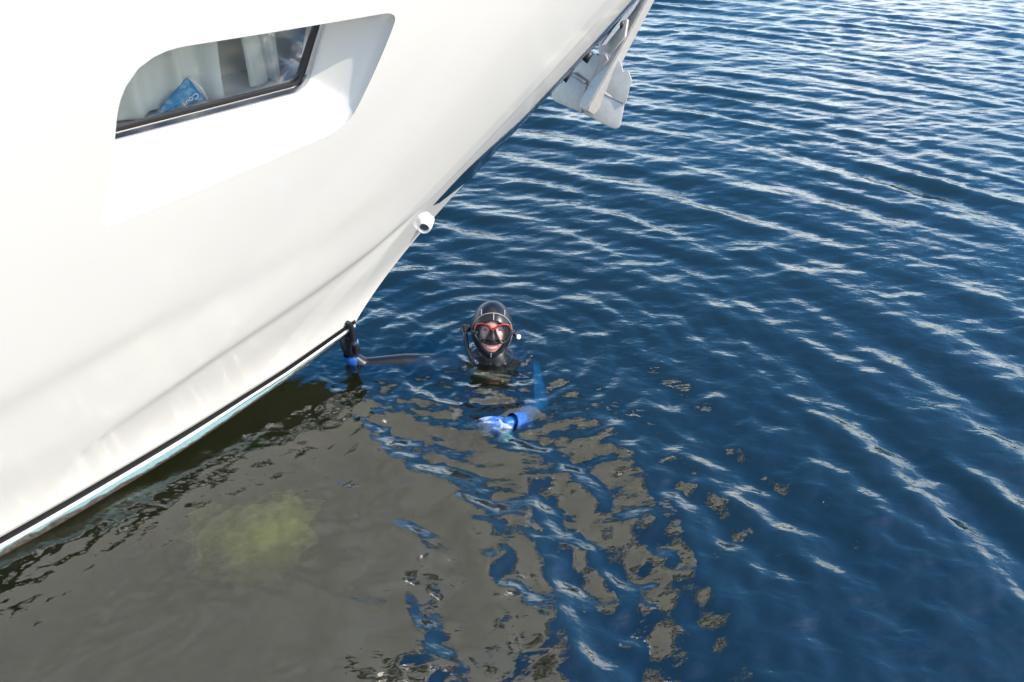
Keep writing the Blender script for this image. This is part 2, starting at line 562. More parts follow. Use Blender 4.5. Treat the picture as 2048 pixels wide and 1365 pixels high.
WIN = [(0.7827, 2.8247), (0.7988, 2.8454), (0.8123, 2.8574), (0.8234, 2.8613), (0.8323, 2.8576), (0.839, 2.8465), (0.8437, 2.8281), (0.8463, 2.8021), (0.8468, 2.7682), (0.8357, 2.147), (0.8351, 2.1314), (0.8339, 2.117), (0.8321, 2.1039), (0.8296, 2.0921), (0.8266, 2.0816), (0.823, 2.0724), (0.8187, 2.0645), (0.8139, 2.058), (0.7043, 1.9106), (0.6959, 1.899), (0.6884, 1.8915), (0.6819, 1.8881), (0.6764, 1.8889), (0.672, 1.894), (0.6685, 1.9035), (0.6661, 1.9172), (0.6648, 1.935), (0.6314, 2.5326), (0.6312, 2.542), (0.6319, 2.5516), (0.6334, 2.5616), (0.6358, 2.5717), (0.639, 2.5821), (0.6431, 2.5927), (0.648, 2.6034), (0.6537, 2.6143)]
# corners in order: aft-top(0..8) fore-top(9..17) fore-bottom(18..26) aft-bottom(27..35)


def resample_sides(pts, counts):
    """loop of 4 corners x 9 points -> loop where corner midpoints split it into 4 sides with the given counts"""
    P = [np.array(p, float) for p in pts]
    n = len(P)
    mids = [4, 13, 22, 31]
    out = []
    for s in range(4):
        a, b = mids[s], mids[(s + 1) % 4]
        seg = [P[(a + k) % n] for k in range(((b - a) % n) + 1)]
        L = np.concatenate([[0], np.cumsum([np.linalg.norm(seg[k + 1] - seg[k]) for k in range(len(seg) - 1)])])
        for k in range(counts[s]):
            u = L[-1] * k / counts[s]
            out.append(np.array([np.interp(u, L, [q[c] for q in seg]) for c in range(len(seg[0]))]))
    return out


def build_hull():
    dl = sorted(set(np.round(np.concatenate([
        np.linspace(0, 0.6, 31), np.linspace(0.6, 1.8, 31), np.linspace(1.8, 3.1, 40), np.linspace(3.1, 7.5, 30)]), 5)))
    tl = sorted(set(np.round(np.concatenate([np.linspace(0, 0.2, 25), np.linspace(0.2, 0.6, 90), np.linspace(0.6, 1.0, 29)]), 5)))
    dl, tl = np.array(dl), np.array(tl)
    vs, ns, fs = [], [], []
    for side in (1, -1):
        base = len(vs)
        nd, ntt = len(dl), len(tl)
        for t in tl:
            for d in dl:
                vs.append(hull_p(t, d, side)); ns.append(hull_n(t, d, side))
        i0, i1 = np.searchsorted(tl, 0.605), np.searchsorted(tl, 0.875)
        j0, j1 = np.searchsorted(dl, 1.83), np.searchsorted(dl, 2.93)
        for i in range(ntt - 1):
            for j in range(nd - 1):
                if side == 1 and i0 <= i < i1 and j0 <= j < j1: continue
                a = base + i * nd + j
                f = (a, a + 1, a + nd + 1, a + nd)
                fs.append(f if side == -1 else f[::-1])
        if side == 1:
            # boundary loop: aft-top -> fore-top -> fore-bottom -> aft-bottom
            bd = [(i1, j) for j in range(j1, j0, -1)] + [(i, j0) for i in range(i1, i0, -1)] + \
                 [(i0, j) for j in range(j0, j1)] + [(i, j1) for i in range(i0, i1)]
            cnt = (j1 - j0, i1 - i0, j1 - j0, i1 - i0)
            loop = resample_sides(WIN, cnt)
            K = len(bd)
            ring_ids = [[base + i * nd + j for i, j in bd]]
            for u in (0.35, 0.7, 0.93, 1.0):
                ids = []
                for k in range(K):
                    q = (1 - u) * np.array([tl[bd[k][0]], dl[bd[k][1]]]) + u * loop[k]
                    ids.append(len(vs)); vs.append(hull_p(*q)); ns.append(hull_n(*q))
                ring_ids.append(ids)
            for a, b in zip(ring_ids[:-1], ring_ids[1:]):
                for k in range(K):
                    l = (k + 1) % K
                    fs.append((a[k], b[k], b[l], a[l]))
            win_loop = loop
    me = bpy.data.meshes.new('hull')
    me.from_pydata([tuple(v) for v in vs], [], fs)
    me.update()
    me.shade_smooth()
    # make face winding agree with the analytic normals
    bm = bmesh.new(); bm.from_mesh(me); bm.verts.ensure_lookup_table()
    fl = [f for f in bm.faces if f.normal.dot(Vector(ns[f.verts[0].index])) < 0]
    bmesh.ops.reverse_faces(bm, faces=fl)
    bm.to_mesh(me); bm.free()
    me.normals_split_custom_set_from_vertices([tuple(n) for n in ns])
    return me, win_loop


hull_me, WLOOP = build_hull()
hull = link('hull', hull_me, M_gel, yacht)

# --- recessed window, starboard side (plane coordinates: e1 forward-ish, e2 up)
WK, WM, WC = -0.31979, 0.30, 0.26527
# boat-local uses y = -lateral
E1 = Vector((1, -WK, 0)).normalized()
E2 = Vector((0, -WM, 1)).normalized()
WN = E1.cross(E2).normalized()
if WN.y > 0: WN = -WN
WP0 = Vector((-0.5892, -0.9784, 1.7492))


def wp(a, b, out=0.0): return WP0 + E1 * a + E2 * b + WN * out


def rrect(corners, n):
    out = []
    N = len(corners)
    for i in range(N):
        p0 = np.array(corners[i - 1][:2]); p = np.array(corners[i][:2]); p1 = np.array(corners[(i + 1) % N][:2]); r = corners[i][2]
        a = p + (p0 - p) / np.linalg.norm(p0 - p) * r
        b = p + (p1 - p) / np.linalg.norm(p1 - p) * r
        for k in range(n):
            u = k / (n - 1)
            out.append((1 - u) ** 2 * a + 2 * u * (1 - u) * p + u * u * b)
    return out


def inset(corners, q):
    c = np.mean([k[:2] for k in corners], 0)
    out = []
    for (x, y, r) in corners:
        out.append((x - np.sign(x - c[0]) * q, y - np.sign(y - c[1]) * q, max(r - q * 0.6, 0.01)))
    return out


WCOR = [(-0.29, 0.205, 0.05), (0.435, 0.218, 0.05), (0.334, -0.072, 0.055), (-0.355, -0.079, 0.05)]
K = len(WLOOP)
cnt = []
# same side split as the hull loop
dl_n = None


def ring(vals_a, vals_b, name, m, parent, flip=False, sharp=None):
    k = len(vals_a)
    return pyd(name, list(vals_a) + list(vals_b), [(i, (i + 1) % k, k + (i + 1) % k, k + i) for i in range(k)], m, parent, True, sharp)


def window():
    j = [0, 0, 0, 0]
    # count points per side from the hull loop corner mids
    loop3 = [Vector(hull_p(*q)) for q in WLOOP]
    # recover side counts: the hull grid steps used there
    n = len(loop3)
    c0 = SIDE[0]; c1 = SIDE[1]
    rr = rrect(WCOR, 9)
    inner = resample_sides(rr, SIDE)
    in3 = [wp(a, b, 0.0) for a, b in inner]
    vs, fs = [], []
    steps = [0, 0.04, 0.12, 0.25, 0.4, 0.55, 0.7, 0.82, 0.92, 1.0]
    for u in steps:
        for k in range(n):
            p = loop3[k].lerp(in3[k], u)
            # the forward end wall is scooped: bulge it forward
            fw = max(0.0, min(1.0, (loop3[k].x + 0.40) / 0.25))
            p = p + Vector((0.025 * fw * math.sin(math.pi * u ** 0.7), 0, 0))
            vs.append(p)
    for s in range(len(steps) - 1):
        for k in range(n):
            l = (k + 1) % n
            fs.append((s * n + k, s * n + l, (s + 1) * n + l, (s + 1) * n + k))
    rec = pyd('window_recess', vs, fs, M_gel, yacht, True, 32)
    # steel frame, rubber gasket, pane
    f0 = [wp(*q, 0.001) for q in rrect(WCOR, 9)]
    f1 = [wp(*q, 0.014) for q in rrect(inset(WCOR, 0.006), 9)]
    f2 = [wp(*q, 0.014) for q in rrect(inset(WCOR, 0.020), 9)]
    f3 = [wp(*q, 0.002) for q in rrect(inset(WCOR, 0.024), 9)]
    f4 = [wp(*q, 0.007) for q in rrect(inset(WCOR, 0.025), 9)]
    f5 = [wp(*q, 0.007) for q in rrect(inset(WCOR, 0.033), 9)]
    f6 = [wp(*q, -0.004) for q in rrect(inset(WCOR, 0.034), 9)]
    def band(rings, name, m):
        k = len(rings[0]); v = [p for r_ in rings for p in r_]
        f = [(s * k + i, s * k + (i + 1) % k, (s + 1) * k + (i + 1) % k, (s + 1) * k + i) for s in range(len(rings) - 1) for i in range(k)]
        return pyd(name, v, f, m, yacht, True, 35)
    frm = band([f0, f1, f2, f3], 'window_frame', M_chrome)
    gas = band([f3, f4, f5, f6], 'window_gasket', M_black)
    pane = pyd('window_pane', f6, [tuple(range(len(f6)))], M_glass, yacht, False)
    return rec


# side counts must match build_hull
def side_counts():
    dl = np.array(sorted(set(np.round(np.concatenate([np.linspace(0, 0.6, 31), np.linspace(0.6, 1.8, 31), np.linspace(1.8, 3.1, 40), np.linspace(3.1, 7.5, 30)]), 5))))
    tl = np.array(sorted(set(np.round(np.concatenate([np.linspace(0, 0.2, 25), np.linspace(0.2, 0.6, 90), np.linspace(0.6, 1.0, 29)]), 5))))
    a = np.searchsorted(tl, 0.875) - np.searchsorted(tl, 0.605)
    b = np.searchsorted(dl, 2.93) - np.searchsorted(dl, 1.83)
    return (b, a, b, a)


SIDE = side_counts()
window()

# cabin behind the window: lining box open towards the pane, inner shelf
lv = [wp(a, b, o) for o in (-0.02, -0.17) for a, b in ((-0.5, -0.12), (0.5, -0.12), (0.5, 0.30), (-0.5, 0.30))]
pyd('cabin_lining', lv, [(4, 5, 6, 7), (0, 1, 5, 4), (1, 2, 6, 5), (2, 3, 7, 6), (3, 0, 4, 7)], M_cabin, yacht, False)
sh = MB()
sh.add(prism([wp(-0.48, -0.075, -0.02), wp(0.48, -0.07, -0.02), wp(0.48, -0.07, -0.30), wp(-0.48, -0.075, -0.30)], (0, 0, -1), 0.03))
sh.build('window_shelf', M_white, yacht, False)

# --- strips along the chine: black boot stripe, white spray rail, bottom
ds = np.concatenate([np.linspace(0.0, 0.5, 26), np.linspace(0.55, 3.2, 54), np.linspace(3.3, 7.5, 20)])


def chine_sec(d, side):
    t = 0.0
    p = hull_p(0.0, d, side)
    return p


def strip(name, prof, m, band=None, parent=yacht):
    """prof(d) -> list of (outboard, up) offsets from the chine line"""
    vs, fs, bd = [], [], []
    off = 0
    for side in (1, -1):
        n = None
        rows = []
        for d in ds:
            base = chine_sec(d, side)
            pr = prof(d)
            n = len(pr)
            for (o, u) in pr:
                y = max(abs(base[1]) + o, 0.0)
                vs.append((base[0], -side * y, base[2] + u))
        for i in range(len(ds) - 1):
            for k in range(n - 1):
                a = off + i * n + k
                f = (a, a + 1, a + n + 1, a + n)
                fs.append(f if side == 1 else f[::-1])
        off = len(vs)
    o = pyd(name, vs, fs, m, parent, True, 35)
    return o


def clampn(d, r): return min(1.0, d / r)


strip('boot_stripe', lambda d: [(0.016 + 0.012 * clampn(d, .6), 0.030 + 0.014 * clampn(d, 1.0)), (0.0085, 0.000), (0.003, -0.002)], M_boot)
strip('spray_rail', lambda d: [(0.002, -0.001), (0.003 + 0.011 * clampn(d, 1.0), -0.004), (0.003 + 0.012 * clampn(d, 1.0), -0.009 - 0.005 * clampn(d, 1.0)), (0.002, -0.020)], M_white)


def bottom():
    vs, fs, bd = [], [], []
    off = 0
    us = np.concatenate([np.linspace(0, 0.2, 7), np.linspace(0.25, 1, 12)])
    for side in (1, -1):
        for d in ds:
            p = chine_sec(d, side)
            kz = 0.215 - 0.62 * (1 - math.exp(-d / 0.95))
            y0 = abs(p[1]) + 0.004
            z0 = p[2] - 0.022
            for u in us:
                # near-vertical tuck first, then the deadrise to the keel
                y = y0 * (1 - max(0, u - 0.08) / 0.92)
                y = y * (1 - 0.12 * math.sin(math.pi * u))
                z = z0 + (min(kz, z0 - 0.02) - z0) * (u ** 0.9)
                z -= 0.028 * min(1, u / 0.08) * clampn(d, 1.0) * (1 - u)
                vs.append((p[0], -side * y, z)); bd.append((0.70 * u / 0.08 if u < 0.08 else 0.70 + (u - 0.08) * 9.0) + 0.36 * min(1, max(0, (d - 1.05) / 0.6)) + 0.4 * min(1, max(0, (0.55 - d) / 0.35)))
        n = len(us)
        for i in range(len(ds) - 1):
            for k in range(n - 1):
                a = off + i * n + k
                f = (a, a + 1, a + n + 1, a + n)
                fs.append(f if side == 1 else f[::-1])
        off = len(vs)
    o = pyd('hull_bottom', vs, fs, M_anti, yacht, True, 60)
    at = o.data.attributes.new('band', 'FLOAT', 'POINT')
    at.data.foreach_set('value', np.array(bd, np.float32))
    return o


bottom()

# --- deck, bulwark rail, cabin trunk, guard rails (the water mirrors them)
dd = np.concatenate([np.linspace(0, 1, 15), np.linspace(1.2, 7.5, 24)])
vs, fs = [], []
for d in dd:
    p = hull_p(1.0, d, 1)
    vs += [(p[0], p[1] + 0.01, p[2] - 0.03), (p[0], 0, p[2] + 0.02), (p[0], -p[1] - 0.01, p[2] - 0.03)]
for i in range(len(dd) - 1):
    for k in range(2):
        a = i * 3 + k
        fs.append((a, a + 3, a + 4, a + 1))
pyd('foredeck', vs, fs, M_white, yacht)
for side in (1, -1):
    pts = [Vector(hull_p(1.0, d, side)) + Vector((0, 0, 0.012)) for d in dd]
    pyd('rub_rail', *tube(pts, 0.03, 8), M_chrome, yacht)
    rail = [Vector(hull_p(1.0, d, side)) * 1.0 + Vector((0, side * 0.05, 0.62)) for d in dd[2:34]]
    pyd('guard_rail', *tube(rail, 0.014, 8), M_chrome, yacht)
    rail2 = [Vector(hull_p(1.0, d, side)) * 1.0 + Vector((0, side * 0.05, 0.33)) for d in dd[2:34]]
    pyd('guard_rail', *tube(rail2, 0.008, 8), M_chrome, yacht)
    for d in (0.25, 0.9, 1.6, 2.4, 3.3, 4.2, 5.1):
        b = Vector(hull_p(1.0, d, side)) + Vector((0, side * 0.05, 0))
        pyd('stanchion', *tube([b, b + Vector((0, 0, 0.62))], 0.012, 8), M_chrome, yacht)
p0 = [Vector(hull_p(1.0, dd[2], s)) + Vector((0, s * 0.05, 0.62)) for s in (1, -1)]
tip = Vector((hull_p(1.0, 0, 1)[0] + 0.12, 0, 2.34 + 0.64))
pyd('pulpit', *tube([p0[0], p0[0].lerp(tip, 0.6) + Vector((0.05, -0.05, 0)), tip, p0[1].lerp(tip, 0.6) + Vector((0.05, 0.05, 0)), p0[1]], 0.014, 8), M_chrome, yacht)


def trunk(name, x0, x1, w0, w1, z0, z1, slope, m):
    bm = bmesh.new()
    pts = [(x1, -w1, z0), (x1, w1, z0), (x0, w0, z0), (x0, -w0, z0)]
    top = [(x1 - slope, -w1 * 0.8, z1), (x1 - slope, w1 * 0.8, z1), (x0, w0 * 0.86, z1), (x0, -w0 * 0.86, z1)]
    v = [bm.verts.new(p) for p in pts + top]
    bm.faces.new(v[:4][::-1]); bm.faces.new(v[4:])
    for i in range(4): bm.faces.new((v[i], v[(i + 1) % 4], v[4 + (i + 1) % 4], v[4 + i]))
    bmesh.ops.bevel(bm, geom=list(bm.edges), offset=0.06, segments=3, affect='EDGES')
    return from_bm(name, bm, m, yacht)


coach = trunk('coachroof', -4.2, 0.5, 0.95, 0.55, 2.25, 2.62, 0.5, M_gel)
wheel = trunk('wheelhouse', -4.6, -1.5, 1.15, 0.95, 2.25, 3.75, 0.9, M_gel)
for side in (1, -1):
    for x in (-4.1, -3.35):
        plate('wheelhouse_window', [(x, -side * 1.145, 2.75), (x + 0.66, -side * 1.12, 2.75), (x + 0.66 - 0.15, -side * 1.045, 3.45), (x, -side * 1.06, 3.45)],
              (0, -side, 0.15), 0.02, M_darkglass, yacht, 0.004)
    plate('windscreen', [(-1.78, side * 0.06, 2.8), (-1.78, side * 0.82, 2.8), (-2.25, side * 0.76, 3.5), (-2.25, side * 0.06, 3.5)],
          (0.83, 0, 0.55), 0.03, M_darkglass, yacht, 0.004)
    plate('deck_hatch', [(-0.4, side * 0.08, 2.622), (-0.4, side * 0.4, 2.622), (-0.9, side * 0.4, 2.622), (-0.9, side * 0.08, 2.622)], (0, 0, 1), 0.03, M_darkglass, yacht, 0.006)

for side in (1, -1):  # unseen dark band, added to put dark patches into the water's reflection
    hv, hf = [], []
    for i in range(5):
        for d in np.linspace(0.42, 2.0, 22):
            t = 0.83 + 0.05 * max(0, (d - 1.2) / 0.8) + (0.115 - 0.05 * max(0, (d - 1.2) / 0.8)) * i / 4
            hv.append(Vector(hull_p(t, d - 0.03 * i, side)) + Vector(hull_n(t, d - 0.03 * i, side)) * 0.004)
    for i in range(4):
        for k in range(21):
            a = i * 22 + k
            hf.append((a, a + 1, a + 23, a + 22))
    pyd('added_dark_band', hv, hf, M_darkglass, yacht)

# --- stem: steel guard strip, dark-mirror plate, bow eye
# polished steel guard wrapped round the stem, wider where the chain strikes
def stem_guard(t0, t1, wf, m, n=60):
    vs, fs = [], []
    cols = 15
    for t in np.linspace(t0, t1, n):
        w = wf(t)
        for k in range(cols):
            a = -1 + 2 * k / (cols - 1)
            side = 1 if a <= 0 else -1
            d = abs(a) * w
            nn = Vector(hull_n(t, max(d, 0.004), side))
            if abs(a) < 0.2:
                nn = (Vector(hull_n(t, 0.004, 1)) + Vector(hull_n(t, 0.004, -1))).normalized()
            lift = 0.010 if abs(a) < 0.95 else -0.002
            vs.append(Vector(hull_p(t, d, side)) + nn * lift)
    for i in range(n - 1):
        for k in range(cols - 1):
            q = i * cols + k
            fs.append((q, q + 1, q + cols + 1, q + cols))
    return pyd('stem_guard', vs, fs, m, yacht, True, 50)


stem_guard(0.315, 0.99, lambda t: 0.11 + 0.19 * float(smoothstep(0.47, 0.37, t)), M_chrome)

# bow eye: white collar on the starboard stem face, dark disc painted as the bore's shadow
def bow_eye():
    t, d = 0.246, 0.135
    p = Vector(hull_p(t, d, 1)) + Vector(hull_n(t, d, 1)) * 0.012; nn = Vector(hull_n(t, d, 1))
    tg = Vector(hull_p(t + .02, d, 1) - hull_p(t - .02, d, 1)).normalized()
    ax = Vector((-0.55, -0.76, -0.22)).normalized()
    sd = ax.cross(tg).normalized(); up = sd.cross(ax).normalized()
    def circ(r, o, n=28, st=1.0): return [p + ax * o * .8 + up * (math.cos(6.2832 * k / n) * r * st * .62) + sd * (math.sin(6.2832 * k / n) * r * .62) for k in range(n)]
    rings = [circ(0.056, -0.04, st=1.5), circ(0.056, 0.012, st=1.3), circ(0.052, 0.028, st=1.15), circ(0.045, 0.030), circ(0.040, 0.024), circ(0.037, -0.05)]
    n = 28
    v = [q for r_ in rings for q in r_]
    f = [(s * n + i, s * n + (i + 1) % n, (s + 1) * n + (i + 1) % n, (s + 1) * n + i) for s in range(len(rings) - 1) for i in range(n)]
    c = pyd('bow_eye', v, f, M_white, yacht, True, 50)
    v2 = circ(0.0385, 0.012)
    pyd('eye_bore_shade', v2, [tuple(range(n))], mat('bore_shadow', (0.06, 0.055, 0.05), 0.7), c, False)


bow_eye()

# bow roller: steel cheeks and black roller where the anchor hangs
rb = MB()
for s in (-1, 1):
    rb.add(prism([(1.49, s * 0.035, 1.46), (1.52, s * 0.035, 1.46), (1.68, s * 0.035, 1.61), (1.93, s * 0.035, 1.84), (2.26, s * 0.035, 2.14), (2.24, s * 0.035, 2.2), (1.866, s * 0.035, 1.80), (1.634, s * 0.035, 1.60)], (0, s, 0), 0.008))
rb.build('bow_roller', M_chrome, yacht, False)
pyd('roller', *tube([(1.62, -0.044, 1.545), (1.62, 0.044, 1.545)], 0.022, 14), M_black, yacht)
for z, x in ((1.30, 1.295), (1.38, 1.42)):
    pyd('fender_stop', *tube([(x, 0.0, z), (x + 0.035, -0.01, z + 0.045)], [0.02, 0.014], 10), M_black, yacht)

# ------------------------------------------------------------------ anchor
anchor = empty('anchor', yacht.matrix_basis @ Vector((1.44, 0, 1.14)), R(30))
tag(anchor, 'galvanised steel plough anchor with long shank hanging below the bow roller', 'anchor')


def al(p): return Vector((p[0] - 1.44, -p[1], p[2] - 1.14))



NL = (-0.93, -0.148, 0.336)            # port wing, face normal (anchor frame)
NR = (-0.633, -0.74, 0.229)            # starboard wing
NR2 = (-0.734, -0.625, 0.266)


def wing(name, pts, n, th, lift, m=M_steel, bev=0.004):
    n = Vector(n).normalized()
    o = [al(p) + n * lift for p in pts]
    return plate(name, o, -n, th, m, anchor, bev)


def rounded(pts, idx, r=0.02):
    out = []
    N = len(pts)
    for i, p in enumerate(pts):
        p = np.array(p, float)
        if i in idx:
            a = np.array(pts[i - 1], float); b = np.array(pts[(i + 1) % N], float)
            A_ = p + (a - p) / np.linalg.norm(a - p) * min(r, np.linalg.norm(a - p) * .45)
            B_ = p + (b - p) / np.linalg.norm(b - p) * min(r, np.linalg.norm(b - p) * .45)
            for k in range(5):
                u = k / 4
                out.append((1 - u) ** 2 * A_ + 2 * u * (1 - u) * p + u * u * B_)
        else:
            out.append(p)
    return out


wing('fluke', rounded([[1.408, -0.283, 1.140], [1.401, -0.225, 1.118], [1.429, 0.0, 1.111], [1.473, -0.031, 1.245], [1.462, -0.163, 1.273]], (0, 1), 0.03), NL, 0.026, 0.012, bev=0.006)
wing('fluke', rounded([[1.429, 0.0, 1.111], [1.543, 0.119, 1.042], [1.572, 0.142, 1.047], [1.60, 0.129, 1.167], [1.534, 0.059, 1.211], [1.462, -0.015, 1.25]], (1, 2), 0.03), NR, 0.026, 0.012, bev=0.006)
wing('back_plate', [[1.464, -0.167, 1.27], [1.484, -0.167, 1.335], [1.493, -0.158, 1.356], [1.519, -0.078, 1.398], [1.523, -0.062, 1.396], [1.521, -0.044, 1.384], [1.538, 0.014, 1.406], [1.535, 0.043, 1.383], [1.476, -0.015, 1.235]], NL, 0.016, 0.0, bev=0.003)
wing('back_plate', [[1.465, -0.016, 1.24], [1.535, 0.0, 1.415], [1.568, 0.039, 1.403], [1.593, 0.082, 1.369], [1.595, 0.102, 1.328], [1.613, 0.119, 1.339], [1.621, 0.15, 1.287], [1.609, 0.147, 1.26], [1.586, 0.154, 1.175], [1.526, 0.069, 1.205]], NR2, 0.016, 0.0, bev=0.003)
wing('roll_plate', [[1.543, -0.074, 1.458], [1.526, -0.039, 1.39], [1.545, 0.035, 1.405], [1.60, 0.075, 1.50], [1.625, 0.055, 1.575], [1.60, -0.02, 1.60], [1.564, -0.065, 1.512]], NL, 0.016, -0.012, bev=0.003)
# welded ribs between blade and back plate
pyd('weld_rib', *tube([al((1.455, -0.163, 1.281)) + Vector(NL) * 0.006, al((1.470, -0.045, 1.254)) + Vector(NL) * 0.006], 0.010, 10), M_steel, anchor)
pyd('weld_rib', *tube([al((1.470, 0.0, 1.246)) + Vector(NR) * 0.004, al((1.596, 0.126, 1.172)) + Vector(NR) * 0.004], 0.010, 10), M_steel, anchor)


def shank():
    ax = Vector((0.54, 0, 0.84)).normalized()
    ef = Vector((ax.z, 0, -ax.x))
    es = Vector((0, -1, 0))
    B = al((1.437, 0, 1.128))
    secs = [(-0.005, 0.045, 0.034), (0.03, 0.056, 0.040), (0.35, 0.044, 0.038), (0.75, 0.040, 0.036), (1.05, 0.038, 0.034), (1.15, 0.036, 0.030)]
    bm = bmesh.new()
    rows = []
    for (l, f, w) in secs:
        c = B + ax * l - ef * 0.014 + es * 0.030
        rows.append([bm.verts.new(c - ef * f * .55 + es * (w + .006)), bm.verts.new(c + ef * f + es * (w - .012)), bm.verts.new(c + ef * f - es * (w - .012)), bm.verts.new(c - ef * f * .55 - es * (w + .006))])
    for a, b in zip(rows[:-1], rows[1:]):
        for k in range(4): bm.faces.new((a[k], a[(k + 1) % 4], b[(k + 1) % 4], b[k]))
    bm.faces.new(rows[0][::-1]); bm.faces.new(rows[-1])
    bmesh.ops.recalc_face_normals(bm, faces=bm.faces)
    bmesh.ops.bevel(bm, geom=list(bm.edges), offset=0.006, segments=3, affect='EDGES')
    return from_bm('shank', bm, M_steel, anchor, sharp=35)


shank()
pyd('shackle', *tube([al((1.452, -0.178, 1.272)), al((1.444, -0.20, 1.262)), al((1.436, -0.222, 1.255))], [0.013, 0.016, 0.010], 10), M_black, anchor)

# ------------------------------------------------------------------ behind the glass
def curtain(a0, a1, depth, amp, n, label, zb=-0.062, lean=0.0):
    vs, fs = [], []
    cols, rows = 90, 14
    for i in range(rows):
        v = i / (rows - 1)
        b = zb + (0.30 - zb) * v
        for k in range(cols):
            u = k / (cols - 1)
            ph = u * n * 2 * math.pi + 0.7 * math.sin(3 * u * math.pi)
            w = (0.55 + 0.45 * (1 - v)) * amp * (math.sin(ph) + 0.3 * math.sin(2.3 * ph + 1))
            sw = 0.012 * math.sin(ph * 0.5 + 2 * v)
            p = wp(a0 + (a1 - a0) * u + sw * (1 - v) + lean * v, b, -depth + w)
            vs.append(yacht_mw @ p)
    for i in range(rows - 1):
        for k in range(cols - 1):
            a = i * cols + k
            fs.append((a, a + 1, a + cols + 1, a + cols))
    o = pyd('curtain', vs, fs, M_curtain)
    tag(o, label, 'curtain')
    return o


yacht_mw = Matrix.Translation(yacht.location) @ Euler((0, 0, R(30))).to_matrix().to_4x4()
curtain(-0.40, 0.07, 0.050, 0.014, 3.2, 'pale folded curtain at the aft end of the cabin window, above the blue packet')
curtain(0.17, 0.30, 0.07, 0.012, 1.5, 'narrow gathered pale curtain towards the forward end of the cabin window', lean=-0.04)

# blue packet leaning in the window
pk = empty('snack_packet', yacht_mw @ wp(-0.07, -0.05, -0.03), 0)
tag(pk, 'blue plastic packet with white print leaning inside the cabin window', 'packet')
pk_inv = pk.matrix_basis.inverted()
pk.rotation_euler = (0, 0, 0)


def pkp(a, b, o): return (yacht_mw @ wp(a, b, o)) - pk.location


pa, pb, pc, pd = (-0.160, -0.058), (-0.047, 0.034), (-0.004, -0.044), (-0.09, -0.074)
mb = MB()
mid = ((pa[0] + pb[0] + pc[0]) / 3, (pa[1] + pb[1] + pc[1]) / 3)
fr = [pkp(*pa, -0.026), pkp(*pb, -0.028), pkp(*pc, -0.024), pkp(mid[0], mid[1] - 0.004, -0.018)]
bk = [pkp(*pa, -0.036), pkp(*pb, -0.034), pkp(*pc, -0.036)]
mb.add(([*fr, *bk], [(0, 3, 1), (1, 3, 2), (2, 3, 0), (4, 5, 6), (0, 1, 5, 4), (1, 2, 6, 5), (2, 0, 4, 6)]))
M_pack = mat('blue_wrap', (0.03, 0.24, 0.50), 0.25, noise=(28, (0.40, 0.55, 0.66), 0.46, 0.64))
mb.build('wrapper', M_pack, pk, False)
pyd('wrapper_rim', *tube([pkp(pb[0] + .002, pb[1] + .003, -0.026), pkp((pb[0] + pc[0]) / 2 + 0.008, (pb[1] + pc[1]) / 2 + 0.004, -0.022), pkp(pc[0] + .003, pc[1], -0.022)], 0.0042, 8), M_white, pk)
fc = bpy.data.curves.new('lettering', 'FONT')
fc.body = 'Cous'
fc.size = 0.026
fc.extrude = 0.0004
fc.materials.append(M_white)
ft0 = bpy.data.objects.new('tmp', fc)
C.objects.link(ft0)
ft = link('lettering', bpy.data.meshes.new_from_object(ft0.evaluated_get(bpy.context.evaluated_depsgraph_get())))
bpy.data.objects.remove(ft0)
ft.parent = pk
ang = R(207)
ex = (E1 * math.cos(ang) + E2 * math.sin(ang)); ey = (-E1 * math.sin(ang) + E2 * math.cos(ang))
rot = yacht_mw.to_3x3()
ex, ey = (rot @ ex).normalized(), (rot @ ey)
ez = ex.cross(ey).normalized(); ey = ez.cross(ex)
Mx = Matrix((ex, ey, ez)).transposed().to_4x4()
Mx.translation = pkp(-0.034, -0.006, -0.0135)
ft.matrix_basis = Mx

# ------------------------------------------------------------------ diver
HC = Vector((-0.108, 3.615, 0.128))          # centre of the head
person = empty('person', (HC.x, HC.y, 0.0))
tag(person, 'diver in black hooded wetsuit and red-rimmed mask floating with one hand on the hull', 'person')
PL = person.location
HS = 1.16
Hrot = Euler((R(-24), R(3.5), R(2)), 'XYZ').to_matrix()


def hp(p):
    """head frame (x right in view, y back, z up) -> person frame"""
    return Hrot @ (Vector(p) * HS) + HC - PL


def head_shape(th, ph, rx, ry, rz):
    """th 0..pi from crown, ph azimuth; face at -y"""
    x = math.sin(th) * math.sin(ph); y = -math.sin(th) * math.cos(ph); z = math.cos(th)
    jaw = 1 - 0.10 * smoothstep(0.1, 0.95, -z)
    fx = x * rx * jaw
    fy = y * ry * (1 - 0.10 * smoothstep(0.2, 1.0, -z) * (1 if y < 0 else 1.8))
    return (fx, fy, z * rz)


def face_front(p):
    """pull the front of the head into a face: brow, sockets, cheeks, chin"""
    x, y, z = p
    if y < 0:
        y += 0.010 * math.exp(-((abs(x) - 0.031) / 0.018) ** 2 - ((z - 0.012) / 0.016) ** 2)     # eye sockets
        y -= 0.016 * math.exp(-(x / 0.013) ** 2 - ((z + 0.018) / 0.024) ** 2)                     # nose
        y -= 0.004 * math.exp(-((abs(x) - 0.038) / 0.02) ** 2 - ((z + 0.03) / 0.022) ** 2)        # cheeks
        y -= 0.007 * math.exp(-(x / 0.026) ** 2 - ((z + 0.098) / 0.02) ** 2)                      # chin
        y += 0.004 * math.exp(-(x / 0.03) ** 2 - ((z + 0.078) / 0.008) ** 2)
    return (x, y, z)


